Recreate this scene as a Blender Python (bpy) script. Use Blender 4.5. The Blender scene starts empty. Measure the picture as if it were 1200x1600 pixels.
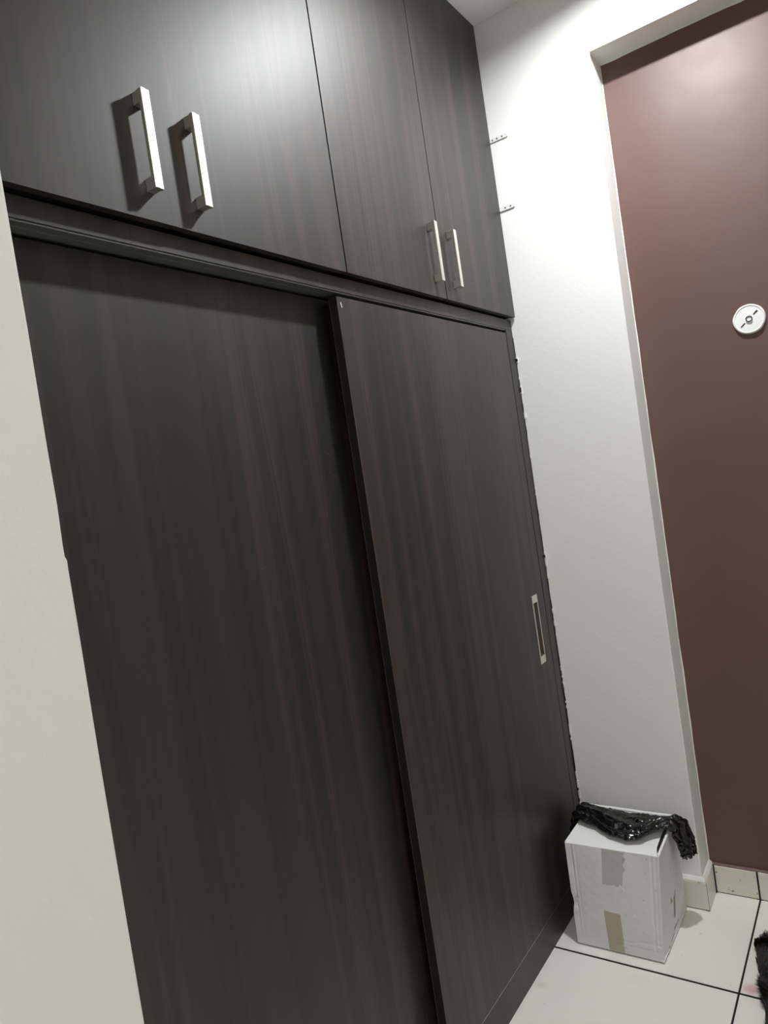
import bpy, bmesh, math, random
from mathutils import Vector, Matrix, noise
random.seed(7)
S = bpy.context.scene
COL = S.collection

# ------------------------------------------------------------------ camera
YAW, PITCH, ROLL, FPX = 34.7242, -1.9924, -8.598, 1122.84
CAM = Vector((-2.4878, -1.0212, 1.5944))
ya, pa, ra = (math.radians(a) for a in (YAW, PITCH, ROLL))
fw = Vector((math.cos(ya)*math.cos(pa), math.sin(ya)*math.cos(pa), math.sin(pa)))
rt = Vector((math.sin(ya), -math.cos(ya), 0)); up = rt.cross(fw)
rt2 = rt*math.cos(ra) + up*math.sin(ra); up2 = up*math.cos(ra) - rt*math.sin(ra)
cd = bpy.data.cameras.new('camera'); cam = bpy.data.objects.new('camera', cd); COL.objects.link(cam)
cd.sensor_fit = 'VERTICAL'; cd.sensor_height = 24.0; cd.lens = FPX/1600*24.0
cd.clip_start = 0.02; cd.clip_end = 50
cam.matrix_world = Matrix(((rt2.x, up2.x, -fw.x, CAM.x), (rt2.y, up2.y, -fw.y, CAM.y), (rt2.z, up2.z, -fw.z, CAM.z), (0, 0, 0, 1)))
S.camera = cam

# ------------------------------------------------------------------ world, lamp and added fill, exposure
w = bpy.data.worlds.new('world'); S.world = w; w.use_nodes = True
w.node_tree.nodes['Background'].inputs[0].default_value = (0.05, 0.05, 0.05, 1)
w.node_tree.nodes['Background'].inputs[1].default_value = 0.3
LAMP_NEAR = (-0.49, -0.640)          # ceiling downlight in front of the wardrobe
FILL_PANEL = (-3.6, -1.60)             # unseen glowing square behind the camera, added for soft fill
LAMP_STRENGTH = 1180.0
FILL_STRENGTH = 24.0
LAMP_COLOR = (0.97, 0.99, 1.0)
FILL_COLOR = (1.0, 0.96, 0.88)
S.view_settings.view_transform = 'Standard'
S.view_settings.look = 'None'
S.view_settings.exposure = 0.1
S.view_settings.gamma = 1.0
S.view_settings.use_curve_mapping = False

HC = 3.175      # ceiling height

# ------------------------------------------------------------------ helpers
def link(name, me, mat=None, parent=None, smooth=False):
    """mesh given in world coordinates; the origin is moved to the middle of its bounds"""
    if me.vertices:
        xs = [v.co for v in me.vertices]
        c = Vector([(min(v[i] for v in xs) + max(v[i] for v in xs))/2 for i in range(3)])
    else:
        c = Vector((0, 0, 0))
    me.transform(Matrix.Translation(-c))
    o = bpy.data.objects.new(name, me); COL.objects.link(o)
    o['wc'] = 0
    del o['wc']
    WC[o.name] = c.copy()
    if parent is not None:
        o.parent = parent; o.location = c - WC[parent.name]
    else:
        o.location = c
    if mat is not None:
        me.materials.append(mat)
    if smooth:
        for p in me.polygons: p.use_smooth = True
    return o
WC = {}
def empty(name, loc):
    o = bpy.data.objects.new(name, None); COL.objects.link(o); o.location = loc
    o.empty_display_size = 0.05
    WC[o.name] = Vector(loc); return o
def tag(o, label=None, cat=None, group=None, kind=None):
    if label: o['label'] = label
    if cat: o['category'] = cat
    if group: o['group'] = group
    if kind: o['kind'] = kind
    return o
def mesh_of(bm, name):
    bmesh.ops.recalc_face_normals(bm, faces=bm.faces)
    me = bpy.data.meshes.new(name); bm.to_mesh(me); bm.free(); return me
def add_box(bm, a, b, bev=0.0, seg=1):
    (x0, y0, z0), (x1, y1, z1) = a, b
    vs = [bm.verts.new(p) for p in ((x0,y0,z0),(x1,y0,z0),(x1,y1,z0),(x0,y1,z0),(x0,y0,z1),(x1,y0,z1),(x1,y1,z1),(x0,y1,z1))]
    fs = [bm.faces.new([vs[i] for i in q]) for q in ((3,2,1,0),(4,5,6,7),(0,1,5,4),(1,2,6,5),(2,3,7,6),(3,0,4,7))]
    if bev:
        es = list({e for f in fs for e in f.edges})
        bmesh.ops.bevel(bm, geom=es, offset=bev, segments=seg, affect='EDGES', profile=0.5)
def boxes(name, lst, mat, parent=None, bev=0.0, seg=1):
    bm = bmesh.new()
    for a, b in lst: add_box(bm, a, b, bev, seg)
    return link(name, mesh_of(bm, name), mat, parent)
def add_cyl(bm, c, axis, r0, r1, h, n=32, caps=True):
    """frustum from c along axis"""
    ax = Vector(axis).normalized(); t = Vector((0, 0, 1)) if abs(ax.z) < .9 else Vector((1, 0, 0))
    u = ax.cross(t).normalized(); v = ax.cross(u); c = Vector(c)
    A = [bm.verts.new(c + (u*math.cos(k*2*math.pi/n) + v*math.sin(k*2*math.pi/n))*r0) for k in range(n)]
    B = [bm.verts.new(c + ax*h + (u*math.cos(k*2*math.pi/n) + v*math.sin(k*2*math.pi/n))*r1) for k in range(n)]
    for k in range(n): bm.faces.new((A[k], A[(k+1) % n], B[(k+1) % n], B[k]))
    if caps: bm.faces.new(A[::-1]); bm.faces.new(B)
def grid_slab(fn, nu, nv, th_dir, th):
    """closed slab: fn(u,v) -> Vector front surface, thickness th along th_dir"""
    bm = bmesh.new(); d = Vector(th_dir)*th
    F = [[bm.verts.new(fn(i/nu, j/nv)) for j in range(nv+1)] for i in range(nu+1)]
    B = [[bm.verts.new(F[i][j].co + d) for j in range(nv+1)] for i in range(nu+1)]
    for i in range(nu):
        for j in range(nv):
            bm.faces.new((F[i][j], F[i+1][j], F[i+1][j+1], F[i][j+1]))
            bm.faces.new((B[i][j], B[i][j+1], B[i+1][j+1], B[i+1][j]))
    for i in range(nu):
        bm.faces.new((F[i][0], B[i][0], B[i+1][0], F[i+1][0])); bm.faces.new((F[i][nv], F[i+1][nv], B[i+1][nv], B[i][nv]))
    for j in range(nv):
        bm.faces.new((F[0][j], F[0][j+1], B[0][j+1], B[0][j])); bm.faces.new((F[nu][j], B[nu][j], B[nu][j+1], F[nu][j+1]))
    return bm
def interp(tab, s):
    n = len(tab)-1; k = min(int(s*n), n-1); t = s*n-k; t = t*t*(3-2*t)*0.5 + t*0.5
    return [a+(b-a)*t for a, b in zip(tab[k], tab[k+1])]

# ------------------------------------------------------------------ materials
class NT:
    def __init__(self, name):
        self.m = bpy.data.materials.new(name); self.m.use_nodes = True
        self.t = self.m.node_tree; self.b = self.t.nodes['Principled BSDF']
    def n(self, typ, **kw):
        nd = self.t.nodes.new(typ)
        for k, v in kw.items():
            if isinstance(k, str) and hasattr(nd, k): setattr(nd, k, v)
        return nd
    def l(self, a, b): self.t.links.new(a, b)
    def coords(self, scale, rnd=True, kind='Object'):
        tc = self.n('ShaderNodeTexCoord'); mp = self.n('ShaderNodeMapping')
        mp.inputs['Scale'].default_value = scale
        src = tc.outputs[kind]
        if rnd:
            oi = self.n('ShaderNodeObjectInfo'); ad = self.n('ShaderNodeVectorMath'); ad.operation = 'ADD'
            cm = self.n('ShaderNodeCombineXYZ'); mu = self.n('ShaderNodeMath'); mu.operation = 'MULTIPLY'; mu.inputs[1].default_value = 23.0
            self.l(oi.outputs['Random'], mu.inputs[0]); self.l(mu.outputs[0], cm.inputs[0]); self.l(mu.outputs[0], cm.inputs[2])
            self.l(src, ad.inputs[0]); self.l(cm.outputs[0], ad.inputs[1]); src = ad.outputs[0]
        self.l(src, mp.inputs['Vector']); return mp.outputs[0]
    def noise(self, vec, scale, detail=4, rough=.55, dist=0.0):
        nd = self.n('ShaderNodeTexNoise'); self.l(vec, nd.inputs['Vector'])
        nd.inputs['Scale'].default_value = scale; nd.inputs['Detail'].default_value = detail
        nd.inputs['Roughness'].default_value = rough; nd.inputs['Distortion'].default_value = dist
        return nd.outputs['Fac']
    def ramp(self, fac, stops):
        nd = self.n('ShaderNodeValToRGB'); cr = nd.color_ramp
        while len(cr.elements) < len(stops): cr.elements.new(0.5)
        for e, (p, c) in zip(cr.elements, stops): e.position = p; e.color = (*c, 1) if len(c) == 3 else c
        self.l(fac, nd.inputs[0]); return nd.outputs['Color']
    def mix(self, fac, a, b, mode='MIX'):
        nd = self.n('ShaderNodeMix'); nd.data_type = 'RGBA'; nd.blend_type = mode
        for sock, val in ((nd.inputs[0], fac), (nd.inputs[6], a), (nd.inputs[7], b)):
            if hasattr(val, 'links'): self.l(val, sock)
            elif isinstance(val, (int, float)): sock.default_value = val
            else: sock.default_value = (*val, 1)
        return nd.outputs[2]
    def bump(self, h, strength, dist):
        nd = self.n('ShaderNodeBump'); nd.inputs['Strength'].default_value = strength; nd.inputs['Distance'].default_value = dist
        self.l(h, nd.inputs['Height']); self.l(nd.outputs[0], self.b.inputs['Normal'])
    def base(self, col):
        s = self.b.inputs['Base Color']
        if hasattr(col, 'links'): self.l(col, s)
        else: s.default_value = (*col, 1)
        return self
    def set(self, **kw):
        for k, v in kw.items():
            s = self.b.inputs[k.replace('_', ' ')]
            if hasattr(v, 'links'): self.l(v, s)
            else: s.default_value = v
        return self

def plain(name, col, rough=.5, metal=0.0, spec=.5):
    k = NT(name).base(col); k.set(Roughness=rough, Metallic=metal); k.b.inputs['Specular IOR Level'].default_value = spec; return k.m

def wall_paint(name, col, rough=.55):
    k = NT(name); v = k.coords((1, 1, 1), rnd=False)
    big = k.noise(v, 1.3, 3); fine = k.noise(v, 70, 4)
    c = k.mix(k.ramp(big, [(.35, (0, 0, 0)), (.7, (1, 1, 1))]), tuple(x*.965 for x in col), col)
    k.base(c).set(Roughness=rough); k.bump(fine, .18, .003); return k.m

def wood(name, dark, mid, warm):
    k = NT(name)
    v1 = k.coords((7, 7, .22)); v2 = k.coords((120, 120, 2.0)); v3 = k.coords((10, 10, .26))
    a = k.noise(v1, 1, 2, .45, .5); b = k.noise(v2, 1, 3, .55, .2); c = k.noise(v3, 1, 2, .5, .8)
    base = k.ramp(a, [(.36, dark), (.42, mid), (.485, tuple(x*.6 for x in mid)), (.50, dark), (.57, mid), (.63, dark)])
    st = k.ramp(c, [(.50, (0, 0, 0)), (.585, (.75, .75, .75)), (.60, (.1, .1, .1)), (.66, (.65, .65, .65)), (.675, (0, 0, 0))])
    base = k.mix(st, base, warm)
    base = k.mix(k.ramp(b, [(.35, (.22, .22, .22)), (.62, (0, 0, 0))]), base, tuple(x*.7 for x in dark))
    k.base(base)
    r = k.ramp(b, [(.3, (.62,)*3), (.7, (.58,)*3)])
    k.set(Roughness=r); k.b.inputs['Specular IOR Level'].default_value = .22; k.set(Coat_Weight=.9, Coat_Roughness=.48, Coat_IOR=1.5)
    k.bump(b, .04, .001); return k.m

M = {}
M['white'] = wall_paint('white_wall_paint', (.87, .87, .85))
M['ceil'] = wall_paint('ceiling_paint', (.86, .86, .84))
M['plaster'] = wall_paint('rough_white_plaster', (.78, .78, .75), .8)
M['wood'] = wood('wenge_laminate', (.0038, .0036, .0038), (.0160, .0105, .0092), (.048, .0265, .0195))
M['wood_edge'] = plain('dark_edge_band', (.012, .0105, .01), .35)
M['worn'] = plain('worn_edge', (.10, .07, .055), .5)
M['alu_dark'] = plain('grey_aluminium_track', (.17, .175, .165), .45, .6)
M['alu'] = plain('aluminium', (.62, .62, .6), .35, 1)
M['black'] = plain('black_sealant', (.006, .006, .006), .5)
M['inside'] = plain('carcass_board', (.006, .0055, .005), .7)
k = NT('brushed_nickel'); v = k.coords((300, 300, 3)); nz = k.noise(v, 1, 2)
k.base((.82, .80, .75)).set(Metallic=1.0, Roughness=.36); k.bump(nz, .06, .0005); M['nickel'] = k.m
k = NT('brown_gloss_paint'); v = k.coords((1, 1, 1), rnd=False)
c = k.mix(k.noise(v, 2.2, 4), (.105, .056, .046), (.125, .068, .056))
k.base(c).set(Roughness=k.ramp(k.noise(v, 5, 5), [(.35, (.46,)*3), (.68, (.54,)*3)]))
nb = k.noise(v, 9, 5, .6); k.bump(nb, .10, .012); M['brown'] = k.m
# glazed floor tile with faint smudges
k = NT('cream_floor_tile'); v = k.coords((1, 1, 1), kind='Object'); geo = k.n('ShaderNodeNewGeometry'); pos = geo.outputs['Position']
c = k.mix(k.noise(v, 5, 5), (.83, .815, .76), (.88, .865, .82))
sp = k.ramp(k.noise(pos, 38, 3, .6), [(.70, (0, 0, 0)), (.76, (1, 1, 1))])
c = k.mix(sp, c, (.50, .47, .41))
def spot(c, centre, rad, col, amt):
    d = k.n('ShaderNodeVectorMath'); d.operation = 'DISTANCE'; d.inputs[1].default_value = centre; k.l(pos, d.inputs[0])
    nz = k.noise(pos, 30, 3); ad = k.n('ShaderNodeMath'); ad.operation = 'MULTIPLY_ADD'; ad.inputs[1].default_value = rad*.9; k.l(nz, ad.inputs[0]); k.l(d.outputs['Value'], ad.inputs[2])
    mr = k.n('ShaderNodeMapRange'); mr.inputs[1].default_value = rad*.7; mr.inputs[2].default_value = rad*1.5; mr.inputs[3].default_value = amt; mr.inputs[4].default_value = 0
    k.l(ad.outputs[0], mr.inputs[0]); return k.mix(mr.outputs[0], c, col)
c = spot(c, (-.345, -.562, 0), .030, (.72, .36, .42), .75)
c = spot(c, (-.42, -.26, 0), .04, (.80, .62, .62), .22)
c = spot(c, (-.56, -.002, 0), .022, (.66, .58, .42), .3)
k.base(c).set(Roughness=.22); k.bump(k.noise(v, 3, 2), .03, .01); M['tile'] = k.m
k = NT('skirting_tile'); v = k.coords((1, 1, 1)); c = k.mix(k.noise(v, 9, 5), (.68, .64, .57), (.77, .73, .66))
c = k.mix(k.ramp(k.noise(v, 45, 3), [(.68, (0, 0, 0)), (.72, (1, 1, 1))]), c, (.22, .2, .17)); k.base(c).set(Roughness=.3); M['skirt'] = k.m
M['grout'] = plain('dark_grout', (.012, .011, .010), .9)
k = NT('white_cardboard'); v = k.coords((1, 1, 1)); c = k.mix(k.noise(v, 14, 5), (.70, .685, .71), (.78, .765, .785)); 
c = k.mix(k.ramp(k.noise(v, 60, 3), [(.68, (0, 0, 0)), (.75, (1, 1, 1))]), c, (.48, .44, .42)); k.base(c).set(Roughness=.6); M['card'] = k.m
M['card_white'] = plain('clean_white_card', (.90, .90, .90), .5)
M['tape_clear'] = plain('dull_clear_tape', (.50, .495, .475), .35)
M['tape_tan'] = plain('tan_packing_tape', (.45, .405, .31), .35)
k = NT('black_plastic_film'); v = k.coords((1, 1, 1)); k.base((.0035, .0035, .004)).set(Roughness=.13); k.bump(k.noise(v, 60, 3, .5, .4), .30, .005); M['film'] = k.m
M['cup'] = plain('dark_pull_cup', (.10, .085, .065), .45, .6)
M['plate'] = plain('white_enamel', (.85, .86, .85), .3)
M['hole'] = plain('dark_slot', (.01, .01, .01), .6)
k = NT('white_painted_metal'); k.base((.76, .77, .76)).set(Roughness=.4); M['bracket'] = k.m
k = NT('dark_shaggy_pile'); v = k.coords((40, 40, 40), rnd=False); k.base(k.mix(k.noise(v, 1, 3), (.0022, .0018, .0018), (.010, .0068, .006))).set(Roughness=.6); M['pile'] = k.m
M['rug_back'] = plain('rug_backing', (.012, .01, .009), .9)
k = NT('lamp_diffuser'); k.base((.9, .9, .9)); k.set(Emission_Color=(*LAMP_COLOR, 1)); k.b.inputs['Emission Strength'].default_value = LAMP_STRENGTH; M['lamp'] = k.m
k = NT('fill_panel_glow'); k.base((.9, .9, .9)); k.set(Emission_Color=(*FILL_COLOR, 1)); k.b.inputs['Emission Strength'].default_value = FILL_STRENGTH; M['fill_panel'] = k.m  # emission of the added fill panel
M['lamp_rim'] = plain('lamp_rim', (.8, .8, .8), .4)

# ------------------------------------------------------------------ room shell
W1, DR, HL = 0.380, 0.1212, 2.9095        # niche: edge, depth, lintel height
XW, YF, XB = -1.8859, -3.30, -5.0         # wall corner left of wardrobe, wall behind camera, end of corridor
NY = -1.42                                # far jamb of the niche
def struct(o, label=None): o['kind'] = 'structure'; (label and o.__setitem__('label', label)); return o
floor = struct(boxes('floor', [((XB-.15, YF-.15, -.12), (.35, .75, -.0018))], M['grout']), 'floor of cream square tiles with dark joints')
# tiles: joints at x = -0.3733 + 0.6k, y = -0.5335 + 0.6k
JX, JY, T, GAP, GAPX = -.3733, -.5335, .6, .0056, .0090
shared = {}
for i in range(-8, 1):
    for j in range(-5, 1):
        x0, x1 = JX + i*T, JX + (i+1)*T; y0, y1 = JY + j*T, JY + (j+1)*T
        x0 = max(x0, XB+.003); x1 = min(x1, DR-.004+GAP/2); y0 = max(y0, YF+.003)
        if x1-x0 < .05 or y1-y0 < .05: continue
        dx, dy = round(x1-x0-GAPX, 4), round(y1-y0-GAP, 4)
        if (dx, dy) not in shared:
            bm = bmesh.new(); add_box(bm, (-dx/2, -dy/2, -.0035), (dx/2, dy/2, .0035), .0008)
            shared[(dx, dy)] = mesh_of(bm, 'floor_tile'); shared[(dx, dy)].materials.append(M['tile'])
        o = bpy.data.objects.new('floor_tile', shared[(dx, dy)]); COL.objects.link(o)
        o.parent = floor; o.location = Vector(((x0+x1)/2, (y0+y1)/2, -.0035)) - WC['floor']
struct(boxes('ceiling', [((XB-.15, YF-.15, HC), (.35, .75, HC+.12))], M['ceil']), 'white painted ceiling')
bm = bmesh.new()
pf = [(.65, -.0035), (.65, HC), (YF, HC), (YF, -.0035), (NY, -.0035), (NY, HL), (-W1, HL), (-W1, -.0035)]
A = [bm.verts.new((0, y, z)) for y, z in pf]; B = [bm.verts.new((.35, y, z)) for y, z in pf]
bm.faces.new(A); bm.faces.new(B[::-1])
for i in range(8): bm.faces.new((A[i], A[(i+1) % 8], B[(i+1) % 8], B[i]))
es = [bm.edges.get((A[i], A[i+1])) for i in (4, 5, 6)]
bmesh.ops.bevel(bm, geom=es, offset=.004, segments=2, affect='EDGES', profile=.5)
struct(link('wall_right', mesh_of(bm, 'wall_right'), M['white']), 'white wall beside the wardrobe with a tall recess')
niche = struct(boxes('wall_niche', [((DR, NY, -.0035), (.34, -W1, HL))], M['brown']), 'glossy brown painted wall inside the recess')
struct(boxes('wall_back', [((XB-.15, .65, -.0035), (.35, .75, HC))], M['white']), 'wall behind the wardrobe')
struct(boxes('wall_front', [((XB-.15, YF-.15, -.0035), (.35, YF, HC))], M['white']), 'white wall behind the camera')
struct(boxes('wall_end', [((XB-.15, YF, -.0035), (XB, .65, HC))], M['white']), 'white wall at the end of the corridor')
# left wall: flush with the wardrobe, its vertical corner slightly uneven with one small chip
edge = [(-.0035, .0005), (.84, .0008), (1.01, .0003), (1.24, 0), (1.435, .0009), (1.545, .0008), (1.557, .0012), (1.563, -.0014), (1.58, -.0016), (1.64, .0002), (1.72, -.0004), (1.9, .0001), (2.1, -.0013), (2.3, -.002), (HC, -.002)]
bm = bmesh.new()
rows = []
for z, d in edge:
    x = XW + d
    rows.append([bm.verts.new(p) for p in ((XB, .64, z), (XB, -.03, z), (x-.005, -.03, z), (x-.0015, -.0285, z), (x, -.025, z), (x, .64, z))])
for a, b in zip(rows, rows[1:]):
    for i in range(6): bm.faces.new((a[i], a[(i+1) % 6], b[(i+1) % 6], b[i]))
bm.faces.new(rows[0]); bm.faces.new(rows[-1])
struct(link('wall_left', mesh_of(bm, 'wall_left'), M['white']), 'cream white wall standing at the left end of the wardrobe')

# white paint bead where the recess meets the brown wall (ragged edge)
bm = bmesh.new()
def ragged(p0, p1, side, wmin, wmax, n, seed):
    random.seed(seed); pts = []
    for i in range(n+1):
        t = i/n; c = Vector(p0).lerp(Vector(p1), t)
        pts.append((c, c + Vector(side)*(wmin + (wmax-wmin)*(noise.noise((t*n*.21, seed, 0))*.5+.5)**1.5)))
    d = Vector((-.0016, 0, 0))
    A = [bm.verts.new(a+d) for a, b in pts]; B = [bm.verts.new(b+d) for a, b in pts]; C = [bm.verts.new(b) for a, b in pts]; D = [bm.verts.new(a) for a, b in pts]
    for i in range(n):
        bm.faces.new((A[i], A[i+1], B[i+1], B[i])); bm.faces.new((B[i], B[i+1], C[i+1], C[i])); bm.faces.new((A[i+1], A[i], D[i], D[i+1]))
    bm.faces.new((A[0], B[0], C[0], D[0])); bm.faces.new((A[n], D[n], C[n], B[n]))
ragged((DR, -W1, .105), (DR, -W1, HL), (0, -1, 0), .0005, .006, 90, 3)
ragged((DR, -W1, HL), (DR, NY, HL), (0, 0, -1), .001, .006, 50, 5)
link('paint_edge', mesh_of(bm, 'paint_edge'), M['plaster'], niche)

# skirting tiles
ZS, TS = .0981, .0141
sk = struct(empty('baseboard_right', (0, -W1, 0)), 'cream tile skirting around the wall corner and recess')
def sk_tile(a, b):
    a = (a[0], a[1], .003)
    boxes('skirting_tile', [(a, b)], M['skirt'], sk, bev=.0012)
sk_tile((-TS, -W1-TS+.0012, 0), (-.0015, .016, ZS))                                # along the white wall
sk_tile((-TS+.0042, -W1-TS, 0), (DR-TS-.002, -W1-.0015, ZS))                       # jamb
sk_tile((DR-TS, JY+.0026, 0), (DR-.0015, -W1-TS-.003, ZS))                         # recess, first cut piece
sk_tile((DR-TS, JY-T+.0026, 0), (DR-.0015, JY-.0026, ZS))
sk_tile((DR-TS, NY+.0015, 0), (DR-.0015, JY-T-.0026, ZS))
sk_tile((-TS, YF+.002, 0), (-.0015, NY, ZS))
boxes('grout', [((-TS+.0010, -W1-TS+.0010, 0), (-TS+.0060, -W1, ZS-.0006)), ((DR-TS-.0045, -W1-TS-.0030, 0), (DR-.002, -W1, ZS-.0006)), ((DR-TS+.0008, JY-.01, 0), (DR-.001, JY+.01, ZS-.0006)), ((-.0105, -W1-.011, 0), (-.0005, .016, ZS-.001)), ((-.0105, -W1-.0105, 0), (DR-.004, -W1-.0005, ZS-.001)), ((DR-.010, NY+.001, 0), (DR-.0005, -W1-.001, ZS-.001))], M['grout'], sk)
# lumpy plaster fillet on top of the skirting
bm = bmesh.new()
def fillet(p0, p1, out, n, seed):
    out = Vector(out); ring = []
    for i in range(n+1):
        t = i/n; c = Vector(p0).lerp(Vector(p1), t); a = .5+.5*noise.noise((t*n*.35, seed, 1)); 
        ring.append([bm.verts.new(c + out*x + Vector((0, 0, z))) for x, z in ((0, 0), (TS*(.75+.3*a), 0), (TS*(.7+.3*a), .002+.003*a), (TS*.25, .008+.005*a), (0, .012+.006*a))])
    for a, b in zip(ring, ring[1:]):
        for i in range(5): bm.faces.new((a[i], a[(i+1) % 5], b[(i+1) % 5], b[i]))
    bm.faces.new(ring[0]); bm.faces.new(ring[-1][::-1])
fillet((-.0002, .01, ZS), (-.0002, -W1-TS*.6, ZS), (-1, 0, 0), 60, 1)
fillet((-TS*.6, -W1-.0002, ZS), (DR-.0005, -W1-.0002, ZS), (0, -1, 0), 24, 4)
link('plaster_fillet', mesh_of(bm, 'plaster_fillet'), M['plaster'], sk, smooth=True)
bm = bmesh.new()
fillet((DR-.0002, -W1-.002, ZS), (DR-.0002, NY+.002, ZS), (-.9, 0, 0), 80, 8)
o = link('paint_fillet', mesh_of(bm, 'paint_fillet'), M['brown'], sk, smooth=True); o.scale.z = .5; o.location.z -= .0045

# ------------------------------------------------------------------ ceiling downlight and added fill panel
def lamp(x, y, mat, label):
    t = tag(empty('ceiling_light', (x, y, HC)), label, 'ceiling light')
    bm = bmesh.new(); n = 40
    prof = [(.075, HC), (.075, HC-.022), (.066, HC-.024), (.058, HC-.021), (.052, HC)]
    R = [[bm.verts.new((x+r*math.cos(a*2*math.pi/n), y+r*math.sin(a*2*math.pi/n), z)) for a in range(n)] for r, z in prof]
    for p in range(5):
        for a in range(n): bm.faces.new((R[p][a], R[p][(a+1) % n], R[(p+1) % 5][(a+1) % n], R[(p+1) % 5][a]))
    link('rim', mesh_of(bm, 'rim'), M['lamp_rim'], t, smooth=True)
    bm = bmesh.new(); add_cyl(bm, (x, y, HC-.001), (0, 0, -1), .0515, .049, .0085, n)
    link('diffuser', mesh_of(bm, 'diffuser'), mat, t)
lamp(*LAMP_NEAR, M['lamp'], 'round ceiling downlight in front of the wardrobe')
def panel(x, y, mat, label, h=.3):  # added fill source out of view, evens out the downlight
    t = tag(empty('added_fill_panel', (x, y, HC)), label, 'ceiling light')
    f = .016
    boxes('frame', [((x-h-f, y-h-f, HC-.014), (x-h, y+h+f, HC-.0002)), ((x+h, y-h-f, HC-.014), (x+h+f, y+h+f, HC-.0002)), ((x-h, y-h-f, HC-.014), (x+h, y-h, HC-.0002)), ((x-h, y+h, HC-.014), (x+h, y+h+f, HC-.0002))], M['lamp_rim'], t)
    boxes('diffuser', [((x-h, y-h, HC-.010), (x+h, y+h, HC-.0004))], mat, t)
panel(*FILL_PANEL, M['fill_panel'], 'unseen glowing ceiling square behind the camera, added as fill light')

# ------------------------------------------------------------------ wardrobe
XL = XW + .002                       # wardrobe left end
YR, YD, YB = .0215, .0225, .0705     # rail face, right door face, left door face
ZR = 2.0865                          # rail bottom
wd = tag(empty('wardrobe', (-.94, .3, 0)), 'built-in dark wood wardrobe with two tall sliding doors under the overhead cabinets', 'wardrobe')
boxes('carcass', [((XL, .10, .04), (XL+.018, .63, 2.12)), ((-.019, .10, .04), (-.001, .63, 2.12)), ((XL, .612, .04), (-.001, .63, 2.12)), ((XL, .10, .04), (-.001, .63, .058)), ((XL, .10, 2.115), (-.001, .63, 2.133))], M['inside'], wd)
boxes('fascia_rail', [((XL, YR, ZR), (-.0005, YR+.018, 2.1235))], M['wood'], wd, bev=.0006)
boxes('top_track', [((XL, YR+.002, ZR-.0035), (-.058, YR+.0215, ZR-.0002)), ((XL, YR+.0235, ZR-.0035), (-.058, YR+.046, ZR-.0002)), ((XL, YR+.0185, ZR), (-.058, YR+.10, ZR+.018))], M['alu_dark'], wd, bev=.0004)
boxes('stile', [((-.0560, YR, 1.0930), (-.0005, YR+.020, ZR-.0004))], M['wood'], wd, bev=.0008)
boxes('stile', [((-.0555, YR+.0006, .0), (-.0005, YR+.020, 1.0915))], M['wood'], wd, bev=.0008)
boxes('stile_joint', [((-.0556, YR+.0002, 1.0916), (-.0008, YR+.012, 1.0929))], M['worn'], wd)
boxes('plinth', [((XL, YD+.0005, 0), (-.0562, YD+.019, .1006))], M['wood'], wd, bev=.0008)
boxes('bottom_track', [((XL, YD+.0012, .1007), (-.0562, YD+.080, .1036))], M['alu'], wd)

def door_mesh(x0, x1, y0, y1, z0, z1, hole=None, bev=.0015):
    bm = bmesh.new()
    if hole is None:
        add_box(bm, (x0, y0, z0), (x1, y1, z1), bev, 2)
    else:
        hx0, hx1, hz0, hz1, dep = hole
        X = [x0, hx0, hx1, x1]; Z = [z0, hz0, hz1, z1]
        F = [[bm.verts.new((x, y0, z)) for z in Z] for x in X]
        for i in range(3):
            for j in range(3):
                if (i, j) != (1, 1): bm.faces.new((F[i][j], F[i+1][j], F[i+1][j+1], F[i][j+1]))
        P = [bm.verts.new((x, y0+dep, z)) for x, z in ((hx0, hz0), (hx1, hz0), (hx1, hz1), (hx0, hz1))]
        Q = [F[1][1], F[2][1], F[2][2], F[1][2]]
        for i in range(4): bm.faces.new((Q[i], Q[(i+1) % 4], P[(i+1) % 4], P[i]))
        bm.faces.new(P)
        B = [bm.verts.new((x, y1, z)) for x, z in ((x0, z0), (x1, z0), (x1, z1), (x0, z1))]
        bm.faces.new(B)
        bm.faces.new([F[i][0] for i in range(4)] + [B[1], B[0]]); bm.faces.new([F[i][3] for i in range(3, -1, -1)] + [B[3], B[2]])
        bm.faces.new([F[0][j] for j in range(3, -1, -1)] + [B[0], B[3]]); bm.faces.new([F[3][j] for j in range(4)] + [B[2], B[1]])
    return mesh_of(bm, 'door')
ld = link('sliding_door', door_mesh(XL+.002, -.975, YB, YB+.018, .1040, 2.079), M['wood'], wd)
HX0, HX1, HZ0, HZ1 = -.164, -.118, .893, 1.137
XR0, XR1, ZD0, ZD1 = -1.0458, -.0585, .1040, 2.0735
rd = link('sliding_door', door_mesh(XR0, XR1, YD, YD+.025, ZD0, ZD1, (HX0+.004, HX1-.004, HZ0+.004, HZ1-.004, .012)), M['wood'], wd)
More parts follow.
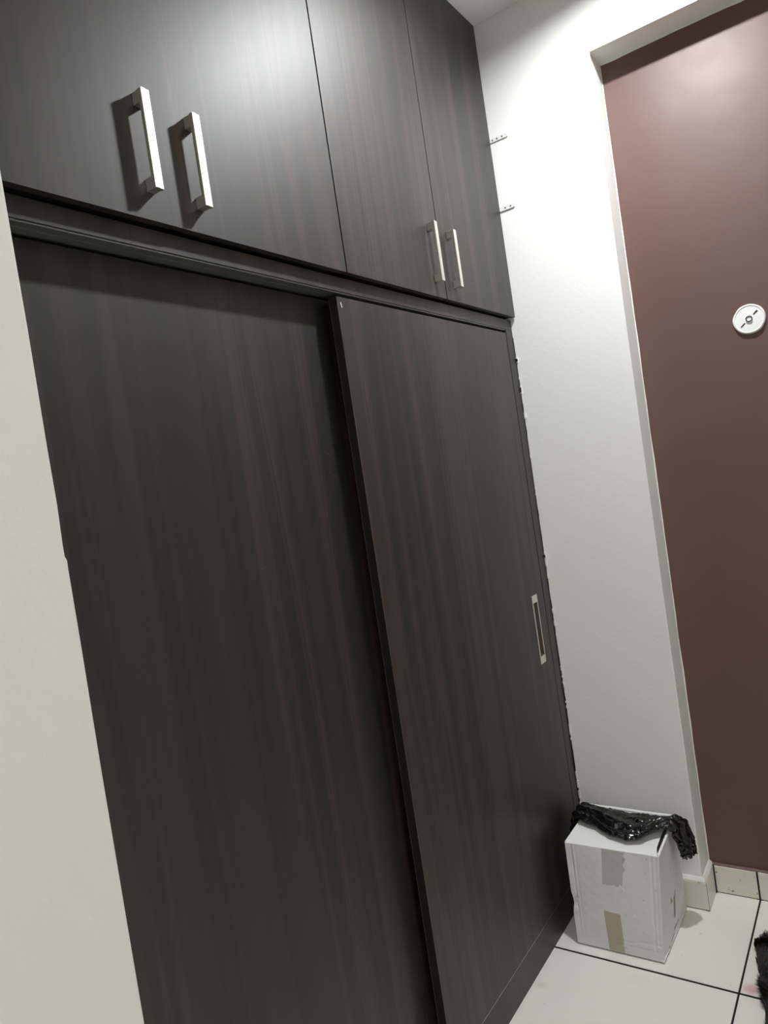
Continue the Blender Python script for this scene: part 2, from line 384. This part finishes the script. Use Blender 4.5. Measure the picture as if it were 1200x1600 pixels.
# edge band on the free end of the right door, with a worn corner line and chips
boxes('edge_band', [((XR0-.0012, YD+.0008, ZD0), (XR0-.0001, YD+.0242, ZD1))], M['wood_edge'], rd)
bm = bmesh.new(); random.seed(5)
z = ZD0+.002
while z < ZD1-.01:
    h = random.uniform(.03, .12); wv = random.choice((.0008, .0012, .0016, .0022))
    add_box(bm, (XR0-.0014, YD-.0004, z), (XR0-.0014+wv, YD+.0012, min(z+h, ZD1))); z += h
link('worn_edge', mesh_of(bm, 'worn_edge'), M['worn'], rd, )
boxes('rear_edge_line', [((XR0-.0016, YD+.0236, ZD0), (XR0-.0004, YD+.0246, ZD1))], M['worn'], rd)
def chip(parent, pts, y, mat):
    bm = bmesh.new(); A = [bm.verts.new((x, y-.0005, z)) for x, z in pts]; B = [bm.verts.new((x, y+.0004, z)) for x, z in pts]
    bm.faces.new(A); bm.faces.new(B[::-1]); n = len(pts)
    for i in range(n): bm.faces.new((A[i], B[i], B[(i+1) % n], A[(i+1) % n]))
    return link('chip', mesh_of(bm, 'chip'), mat, parent)
chip(rd, [(-1.034, 2.061), (-1.0308, 2.060), (-1.0280, 2.047), (-1.0300, 2.0465), (-1.0325, 2.053)], YD, M['card_white'])
chip(rd, [(-1.0445, 1.985), (-1.0415, 1.984), (-1.0420, 1.975), (-1.0440, 1.972)], YD, M['worn'])
chip(rd, [(-1.0445, 1.955), (-1.0420, 1.951), (-1.0430, 1.938)], YD, M['worn'])
for (xa, za, xb, zb, wv) in ((-.985, 1.86, -.9825, 1.80, .0011), (-.62, 1.52, -.615, 1.50, .0008), (-.36, .60, -.30, .70, .0007), (-.30, .70, -.245, .755, .0006), (-.135, .40, -.137, .37, .0016)):
    chip(rd, [(xa-wv, za), (xa+wv, za), (xb+wv, zb), (xb-wv, zb)], YD, plain('scratch', (.075, .068, .062), .5))
for (xa, za, xb, zb, wv) in ((-1.125, 1.70, -1.105, 1.69, .0007), (-1.12, 1.65, -1.09, 1.635, .0006), (-1.13, 1.60, -1.118, 1.56, .0009), (-1.40, 1.46, -1.38, 1.463, .0006)):
    chip(ld, [(xa, za-wv), (xa, za+wv), (xb, zb+wv), (xb, zb-wv)], YB, plain('scratch', (.07, .06, .055), .5))
# flush pull: frame with a sunk cup
bm = bmesh.new()
y = YD; rim = [((HX0, HX1, HZ0, HZ1), y), ((HX0, HX1, HZ0, HZ1), y-.0014), ((HX0+.002, HX1-.002, HZ0+.002, HZ1-.002), y-.0022), ((HX0+.0065, HX1-.0065, HZ0+.027, HZ1-.027), y-.0018), ((HX0+.010, HX1-.010, HZ0+.031, HZ1-.031), y+.0105)]
R = [[bm.verts.new((xx, yy, zz)) for xx, zz in ((b[0], b[2]), (b[1], b[2]), (b[1], b[3]), (b[0], b[3]))] for b, yy in rim]
for p, q in zip(R, R[1:]):
    for i in range(4): bm.faces.new((p[i], p[(i+1) % 4], q[(i+1) % 4], q[i]))
cup = [bm.faces.new(R[-1])] + [f for f in bm.faces if all(v in R[-1] or v in R[-2] for v in f.verts)]
for f in cup: f.material_index = 1
fh = link('flush_handle', mesh_of(bm, 'flush_handle'), M['nickel'], rd); fh.data.materials.append(M['cup']); fh['label'] = 'slim nickel recessed pull'
# ragged black sealant between stile and white wall
bm = bmesh.new(); n = 150; A = []; 
for i in range(n+1):
    zz = .10 + (2.06-.10)*i/n; t = i/n
    wv = (.0010 + .0034*max(0, (1-abs(zz-.62)/.62))*(.5+.9*noise.noise((zz*9, 2, 0)))) + .003*max(0, noise.noise((zz*23, 7, 0)))
    wv = max(.0012, wv)
    A.append([bm.verts.new(p) for p in ((-.0004, YR-wv, zz), (-.0032, YR-wv, zz), (-.0032, YR+.004, zz), (-.0004, YR+.004, zz))])
for a, b in zip(A, A[1:]):
    for i in range(4): bm.faces.new((a[i], a[(i+1) % 4], b[(i+1) % 4], b[i]))
bm.faces.new(A[0]); bm.faces.new(A[-1][::-1])
link('sealant', mesh_of(bm, 'sealant'), M['black'], wd)
random.seed(21); bm = bmesh.new()
for q in range(34):
    zz = random.uniform(.16, 1.25) if q < 26 else random.uniform(1.25, 2.0); h = random.uniform(.004, .03)
    add_box(bm, (-.0040, YR-.004-random.uniform(0, .004), zz), (-.0002, YR-.001, zz+h), .0003)
link('paint_flakes', mesh_of(bm, 'paint_flakes'), M['plaster'], wd)['kind'] = 'stuff'

# ------------------------------------------------------------------ overhead cabinets
def handle(parent, x, z0, z1, y):
    """square bar pull: bar with a stepped face on two square posts"""
    wv, h = .019, .0275; bm = bmesh.new()
    prof = [(0, -h+.009), (0, -h+.0012), (.0012, -h), (.0085, -h), (.0095, -h+.0012), (.0178, -h+.0012), (wv, -h+.0024), (wv, -h+.009)]
    A = [bm.verts.new((x+px, y+py, z0)) for px, py in prof]; B = [bm.verts.new((x+px, y+py, z1)) for px, py in prof]
    n = len(prof)
    for i in range(n): bm.faces.new((A[i], A[(i+1) % n], B[(i+1) % n], B[i]))
    bm.faces.new(A[::-1]); bm.faces.new(B)
    for a, b in ((z0, z0+.023), (z1-.023, z1)):
        add_box(bm, (x+.0006, y-h+.009, a+.0003), (x+wv-.0006, y-.0001, b-.0003), .0006)
    o = link('handle', mesh_of(bm, 'handle'), M['nickel'], parent); o['label'] = 'square brushed nickel bar handle'; return o
ZU0, ZU1 = 2.130, HC-.0025
def overhead(x0, x1, seam, ys, hx, label, dz=(0, 0), g=.0024):
    t = tag(empty('overhead_cabinet', ((x0+x1)/2, .3, 2.133)), label, 'cabinet', 'overhead cabinets above the wardrobe')
    boxes('carcass', [((x0, .0175, 2.1335), (x0+.018, .63, HC-.001)), ((x1-.018, .0175, 2.1335), (x1, .63, HC-.001)), ((x0, .0175, 2.1335), (x1, .63, 2.152)), ((x0, .0175, HC-.02), (x1, .63, HC-.001)), ((x0, .612, 2.1335), (x1, .63, HC-.001)), ((seam-.02, .0175, 2.1335), (seam+.02, .036, HC-.001))], M['inside'], t)
    for a, b, yy, hh, d in ((x0+.0018, seam-g, ys[0], hx[0], dz[0]), (seam+g, x1-.0018, ys[1], hx[1], dz[1])):
        dr = link('door', door_mesh(a, b, yy, yy+.0165, ZU0+d, ZU1, None, .0004), M['wood'], t)
        handle(dr, hh[0], hh[1], hh[2], yy)
overhead(XL, -1.0171, -1.5336, (-.0014, .0002), ((-1.6035, 2.179, 2.355), (-1.4865, 2.175, 2.351)), 'overhead dark wood cabinet with two large handles, above the left sliding door', (-.0008, 0), .0004)
overhead(-1.0161, -.0030, -.5082, (0, .0004), ((-.574, 2.171, 2.347), (-.4555, 2.170, 2.346)), 'overhead dark wood cabinet against the white wall, above the right sliding door')

# ------------------------------------------------------------------ wall brackets
def bracket(y0, y1, z0, z1, holes, label):
    t = tag(empty('wall_bracket', (0, (y0+y1)/2, z0)), label, 'bracket', 'metal brackets on the white wall')
    bm = bmesh.new(); add_box(bm, (-.0022, y0, z0), (-.0001, y1, z1), .0005); add_box(bm, (-.0045, y0, z0), (-.0001, y1, z0+.0028), .0005); add_box(bm, (-.0045, y0, z0), (-.0001, y0+.002, z1), .0005)
    link('plate', mesh_of(bm, 'plate'), M['bracket'], t)
    for yy in holes:
        bm = bmesh.new(); add_cyl(bm, (-.0018, yy, (z0+z1)/2+.001), (-1, 0, 0), .0034, .0028, .0014, 14)
        link('screw', mesh_of(bm, 'screw'), plain('screw_steel', (.16, .16, .16), .4, .5), t)
bracket(-.066, .014, 2.755, 2.770, (-.026, -.046, -.008), 'upper of two small white metal brackets on the wall beside the overhead cabinet')
bracket(-.056, .014, 2.510, 2.525, (-.020, -.041), 'lower of two small white metal brackets on the wall beside the overhead cabinet')

# ------------------------------------------------------------------ round cover plate on the brown wall
py, pz, pr = -.730, 1.949, .0475
cp = tag(empty('cover_plate', (DR, py, pz)), 'round white cover plate with a diagonal slot on the brown wall', 'cover plate')
bm = bmesh.new(); n = 48; random.seed(3)
prof = [(1.0, 0), (1.0, .004), (.97, .008), (.92, .0095), (.885, .0095), (.875, .0080), (.22, .0086), (.215, .0105), (.10, .0112), (0.095, .0100)]
R = []
for r, d in prof:
    ring = []
    for a in range(n):
        th = 2*math.pi*a/n; j = 1 + (.05*noise.noise((math.cos(th)*1.7, math.sin(th)*1.7, 4)) if r > .9 else 0)
        ring.append(bm.verts.new((DR-.0004-d, py+pr*r*j*math.cos(th), pz+pr*r*j*math.sin(th))))
    R.append(ring)
for p, q in zip(R, R[1:]):
    for a in range(n): bm.faces.new((p[a], p[(a+1) % n], q[(a+1) % n], q[a]))
bm.faces.new(R[0]); bm.faces.new(R[-1])
link('disc', mesh_of(bm, 'disc'), M['plate'], cp)
bm = bmesh.new(); m2 = 24
RR = [[bm.verts.new((DR-d, py+r*math.cos(2*math.pi*a/m2), pz+r*math.sin(2*math.pi*a/m2))) for a in range(m2)] for r, d in ((.0100, .0090), (.0100, .0130), (.0072, .0130), (.0072, .0090))]
for p in range(4):
    for a in range(m2): bm.faces.new((RR[p][a], RR[p][(a+1) % m2], RR[(p+1) % 4][(a+1) % m2], RR[(p+1) % 4][a]))
link('centre_ring', mesh_of(bm, 'centre_ring'), M['hole'], cp)
def slot(r0, r1, wv, bulb):
    bm = bmesh.new(); ang = math.radians(141); d = Vector((0, math.cos(ang), math.sin(ang))); q = Vector((0, -d.z, d.y)); c = Vector((DR-.0080, py, pz))
    P = [c+d*r0-q*wv, c+d*r1-q*wv*bulb, c+d*r1+q*wv*bulb, c+d*r0+q*wv]
    A = [bm.verts.new(x) for x in P]; B = [bm.verts.new(x+Vector((-.0018, 0, 0))) for x in P]
    bm.faces.new(A[::-1]); bm.faces.new(B)
    for i in range(4): bm.faces.new((A[i], A[(i+1) % 4], B[(i+1) % 4], B[i]))
    link('slot', mesh_of(bm, 'slot'), M['hole'], cp)
slot(-.033, -.017, .0017, 1); slot(.017, .033, .0014, 2.0)

# ------------------------------------------------------------------ cardboard box
bx = tag(empty('cardboard_box', (-.18, -.19, 0)), 'scuffed white cardboard box with tan tape on the tiles beside the wardrobe', 'box')
BB = [Vector(p) for p in ((-.333, -.042, .006), (-.330, -.3175, .0055), (-.028, -.321, .003), (-.030, -.046, .003))]    # bottom: front-left, front-right, back-right, back-left
BT = [Vector(p) for p in ((-.311, -.036, .334), (-.305, -.3385, .334), (-.044, -.331, .337), (-.043, -.035, .338))]   # top
def gauss(x, c, s): return math.exp(-((x-c)/s)**2)
def front_fn(u, v):
    p = BB[0].lerp(BB[1], u).lerp(BT[0].lerp(BT[1], u), v)
    d = .006*math.sin(math.pi*u)*math.sin(math.pi*v)
    d -= .0016*(gauss(u, .07, .008) + gauss(u, .11, .007) + gauss(u, .915, .010) + gauss(u, .955, .006))*min(1, v*6)
    if u > .45: d -= .0016*(gauss(v, .135+.02*math.sin(u*9), .012)+gauss(v, .075, .010))*min(1, (u-.45)*8)
    d += .0010*noise.noise((u*5, v*5, 1)) + .0004*noise.noise((u*19, v*19, 3))
    p = p + Vector((-d, 0, 0))
    if u < .08: p += Vector((.010*gauss(v, .42, .05) + .004*gauss(v, .8, .1), -.006*gauss(v, .42, .06)*(1-u/.08), 0))
    return p
TH = .0045
link('front_panel', mesh_of(grid_slab(front_fn, 48, 48, (1, 0, 0), TH), 'front_panel'), M['card'], bx)
def right_fn(u, v):
    p = BB[1].lerp(BB[2], u).lerp(BT[1].lerp(BT[2], u), v)
    return p + Vector((0, -.004*math.sin(math.pi*u)*math.sin(math.pi*v) - .0018*noise.noise((u*6, v*6, 9)) + .002*gauss(u, .06, .02), 0))
link('right_panel', mesh_of(grid_slab(right_fn, 30, 30, (0, 1, 0), TH), 'right_panel'), M['card'], bx)
def left_fn(u, v):
    p = BB[3].lerp(BB[0], u).lerp(BT[3].lerp(BT[0], u), v)
    return p + Vector((0, .002*noise.noise((u*6, v*6, 5)) - .006*gauss(v, .42, .06)*gauss(u, 1, .2), 0))
link('left_panel', mesh_of(grid_slab(left_fn, 20, 20, (0, -1, 0), TH), 'left_panel'), M['card'], bx)
link('back_panel', mesh_of(grid_slab(lambda u, v: BB[2].lerp(BB[3], u).lerp(BT[2].lerp(BT[3], u), v), 8, 8, (-1, 0, 0), TH), 'back_panel'), M['card'], bx)
link('bottom_panel', mesh_of(grid_slab(lambda u, v: (BB[0]+Vector((.006, -.006, -.004))).lerp(BB[1]+Vector((.006, .006, -.004)), u).lerp((BB[3]+Vector((-.006, -.006, .001))).lerp(BB[2]+Vector((-.006, .006, .001)), u), v), 4, 4, (0, 0, 1), .003), 'bottom_panel'), M['card'], bx)
# tucked lid: leaves a dark gap along the right wall
LT = [Vector(p) for p in ((-.3105, -.040, .3345), (-.306, -.334, .3345), (-.052, -.317, .3345), (-.050, -.042, .3365))]
def lid_fn(u, v):
    p = LT[0].lerp(LT[1], u).lerp(LT[3].lerp(LT[2], u), v)
    gap = Vector((0, .011*min(1, v*5), 0))*max(0, (u-.9)/.1)
    return p + gap + Vector((0, 0, .0035*math.sin(math.pi*u)*math.sin(math.pi*v) + .0012*noise.noise((u*4, v*4, 2))))
link('lid', mesh_of(grid_slab(lid_fn, 30, 24, (0, 0, -1), .0035), 'lid'), M['card_white'], bx)
# rolled edges of the right and back walls
def roll(pa, pb, r, name, n=20):
    bm = bmesh.new(); d = (pb-pa).normalized(); s = d.cross(Vector((0, 0, 1))); ring = []
    for i in range(n+1):
        t = i/n; c = pa.lerp(pb, t) + Vector((0, 0, .0012*noise.noise((t*8, r*900, 0))))
        ring.append([bm.verts.new(c + s*r*math.cos(a*math.pi/4) + Vector((0, 0, r*.8*math.sin(a*math.pi/4)))) for a in range(8)])
    for a, b in zip(ring, ring[1:]):
        for i in range(8): bm.faces.new((a[i], a[(i+1) % 8], b[(i+1) % 8], b[i]))
    bm.faces.new(ring[0]); bm.faces.new(ring[-1][::-1])
    link(name, mesh_of(bm, name), M['card_white'], bx, smooth=True)
roll(BT[1]+Vector((.004, .003, .002)), BT[2]+Vector((-.003, .003, .002)), .0045, 'rolled_edge')
roll(BT[2]+Vector((-.003, .003, .003)), BT[3]+Vector((-.003, -.003, .003)), .0050, 'rolled_edge')
roll(BT[3]+Vector((-.003, -.003, .001)), BT[0]+Vector((.003, -.003, .001)), .0040, 'rolled_edge')
roll(BB[1]+Vector((-.001, .002, .003)), BB[2]+Vector((0, .001, .003)), .0035, 'bottom_edge')
def tape(uv, mat, name, off=.0006, ragged_edge=False):
    def fn(a, b):
        (u0, v0), (u1, v1), (u2, v2), (u3, v3) = uv
        u = (u0*(1-a)+u1*a)*(1-b) + (u3*(1-a)+u2*a)*b; v = (v0*(1-a)+v1*a)*(1-b) + (v3*(1-a)+v2*a)*b
        if ragged_edge: u += a*(.035*noise.noise((b*7, 3, 2)) + .012*noise.noise((b*25, 1, 2))); v += (1-b)**4*.03*noise.noise((a*6, 8, 1))
        return front_fn(min(u, .99), min(max(v, .002), .998)) + Vector((-off, 0, 0))
    link(name, mesh_of(grid_slab(fn, 10, 16, (1, 0, 0), off*.9), name), mat, bx, smooth=False)
tape([(.385, .655), (.60, .66), (.655, .995), (.405, .995)], M['tape_clear'], 'clear_tape', ragged_edge=True)
tape([(.385, .005), (.565, .005), (.555, .385), (.37, .395)], M['tape_tan'], 'tan_tape')
def flake(u, v, s, seed):
    random.seed(seed); c = front_fn(u, v); bm = bmesh.new()
    P = [c+Vector((-.0006, -dy*s, dz*s)) for dy, dz in ((-.6, -.2), (.1, -.5), (.9, .1), (.3, .5))]; P[2].x -= .006; P[3].x -= .003
    A = [bm.verts.new(p) for p in P]; B = [bm.verts.new(p+Vector((.0006, 0, .0004))) for p in P]
    bm.faces.new(A); bm.faces.new(B[::-1])
    for i in range(4): bm.faces.new((A[i], B[i], B[(i+1) % 4], A[(i+1) % 4]))
    link('torn_flake', mesh_of(bm, 'torn_flake'), M['card_white'], bx)
flake(.60, .635, .010, 1); flake(.70, .40, .012, 2); flake(.625, .955, .006, 3); flake(.55, .64, .005, 4)
# brown scuff on the right face
bm = bmesh.new()
for (u0, u1, v0, v1) in ((.47, .52, .18, .40), (.36, .55, .38, .43), (.20, .42, .02, .045), (.45, .62, .07, .10)):
    P = [right_fn(u, v)+Vector((0, -.0007, 0)) for u, v in ((u0, v0), (u1, v0+.01), (u1+.02, v1), (u0, v1))]
    A = [bm.verts.new(p) for p in P]; B = [bm.verts.new(p+Vector((0, .0006, 0))) for p in P]
    bm.faces.new(A); bm.faces.new(B[::-1])
    for i in range(4): bm.faces.new((A[i], B[i], B[(i+1) % 4], A[(i+1) % 4]))
link('torn_brown_patch', mesh_of(bm, 'torn_brown_patch'), plain('bare_brown_card', (.36, .31, .25), .7), bx)

# ------------------------------------------------------------------ black plastic bag draped over the box
#        Y      z     Xfront  Xback
PATH = [(-.0130, .283, -.175, -.105), (-.0140, .318, -.182, -.090), (-.0270, .3480, -.186, -.075), (-.070, .3500, -.200, -.074), (-.120, .3490, -.222, -.078),
        (-.175, .3470, -.254, -.082), (-.225, .3470, -.270, -.088), (-.268, .3490, -.256, -.096), (-.305, .3530, -.215, -.098), (-.338, .3570, -.178, -.090),
        (-.3600, .3420, -.172, -.080), (-.3730, .305, -.168, -.082), (-.3790, .272, -.160, -.092), (-.3810, .248, -.150, -.098)]
NU, NV = 130, 44
bm = bmesh.new(); rows = []
for i in range(NU+1):
    s = i/NU; y, z, xf, xb = interp(PATH, s)
    y2, z2, _, _ = interp(PATH, min(1, s+.02)); y1, z1, _, _ = interp(PATH, max(0, s-.02))
    tn = Vector((0, y2-y1, z2-z1)).normalized(); nrm = Vector((0, -tn.z, tn.y))
    if s > .5 and nrm.z < -.1: nrm = -nrm
    nrm = Vector((0, tn.z, -tn.y)) if tn.y < 0 else nrm
    flat = max(0.0, nrm.z); row = []
    for j in range(NV+1):
        v = j/NV; x = xf + (xb-xf)*v
        x += .010*noise.noise((s*9, v*3, 11)) + .006*noise.noise((s*26, 3+v*2, 5))*(1 if j in (0, NV) else .4)
        # long twisted folds that run along the bag plus crumpling
        ph = v*3.1 + s*1.6 + .55*noise.noise((s*5, v*2, 2))
        fold = abs(((ph) % 1.0)-.5)*2
        h = .0005 + .014*fold**1.3*(.35+.65*math.sin(math.pi*min(1, v*1.15+.05))) + .012*math.sin(math.pi*v)*flat
        h += .0085*abs(noise.noise((s*15, v*5, 21))) + .0060*abs(noise.noise((s*34, v*9, 8))) + .0030*abs(noise.noise((s*60, v*22, 4)))
        if v < .12 and flat > .6: h += .004*(1-v/.12)
        p = Vector((x, y, z)) + nrm*h*(1 if flat > .5 else .75)
        if s > .62: p.y += (.020 - .038*v)*min(1, (s-.62)/.15)*(1-.35*flat)
        if s > .97: p.z -= .012*noise.noise((v*9, 1, 1))
        if .12 < s < .72: p.z = max(p.z, .3415)
        row.append(bm.verts.new(p))
    rows.append(row)
for a, b in zip(rows, rows[1:]):
    for j in range(NV): bm.faces.new((a[j], a[j+1], b[j+1], b[j]))
bag = link('plastic_bag', mesh_of(bm, 'plastic_bag'), M['film'], None, smooth=True)
so = bag.modifiers.new('thickness', 'SOLIDIFY'); so.thickness = .0008; so.offset = 1
tag(bag, 'crumpled shiny black plastic bag lying across the top of the white box', 'bag')

# ------------------------------------------------------------------ shaggy rug at the right edge
rug = tag(empty('shaggy_rug', (-.5, -.8, 0)), 'black shaggy rug on the tiles at the right edge', 'rug')
ang = math.radians(192.0); RO = Vector((-.100, -.533, 0)); RU = Vector((math.cos(ang), math.sin(ang), 0)); RV = Vector((-RU.y*1.0, RU.x, 0))
if RV.y > 0: RV = -RV
LEN, WID = .78, .48
def rug_edge(u, v):
    """distance inside the wavy rounded outline, > 0 inside"""
    r = .065; qx = abs(u-LEN/2)-(LEN/2-r); qy = abs(v-WID/2)-(WID/2-r)
    d = math.hypot(max(qx, 0), max(qy, 0)) + min(max(qx, qy), 0) - r
    return -d + .007*noise.noise((u*14, v*14, 0)) + .004*noise.noise((u*40, v*40, 3))
bm = bmesh.new(); n = 120; A = []; B = []
for i in range(n):
    th = 2*math.pi*i/n; c = Vector((LEN/2, WID/2)); d = Vector((math.cos(th), math.sin(th))); lo, hi = 0, 1
    for _ in range(24):
        m = (lo+hi)/2; q = c+d*m
        if rug_edge(q.x, q.y) > .006: lo = m
        else: hi = m
    q = c+d*lo; p = RO + RU*q.x + RV*q.y
    A.append(bm.verts.new(p+Vector((0, 0, .0005)))); B.append(bm.verts.new(p+Vector((0, 0, .009))))
bm.faces.new(A[::-1]); bm.faces.new(B)
for i in range(n): bm.faces.new((A[i], A[(i+1) % n], B[(i+1) % n], B[i]))
link('backing', mesh_of(bm, 'backing'), M['rug_back'], rug)
random.seed(12); V = []; F = []
cnt = 0
while cnt < 42000:
    u, v = random.random()*LEN, random.random()*WID
    if random.random() < .55: v = random.random()**2*WID*.6          # denser towards the visible edge
    e = rug_edge(u, v)
    if e < .004: continue
    cnt += 1
    p = RO + RU*u + RV*v + Vector((0, 0, .008))
    a = 6.3*noise.noise((u*9, v*9, 7)) + random.uniform(-.8, .8); lean = random.uniform(.005, .014); hh = random.uniform(.012, .022)
    d = Vector((math.cos(a), math.sin(a), 0)); q = Vector((-d.y, d.x, 0))*random.uniform(.0006, .0011)
    k0 = len(V); V += [p-q, p+q, p+d*lean*.4+Vector((0, 0, hh*.7))+q*.8, p+d*lean*.4+Vector((0, 0, hh*.7))-q*.8, p+d*lean*1.3+Vector((0, 0, hh))]
    F += [(k0, k0+1, k0+2, k0+3), (k0+3, k0+2, k0+4)]
me = bpy.data.meshes.new('pile'); me.from_pydata(V, [], F); me.update()
o = link('pile', me, M['pile'], rug); o['kind'] = 'stuff'
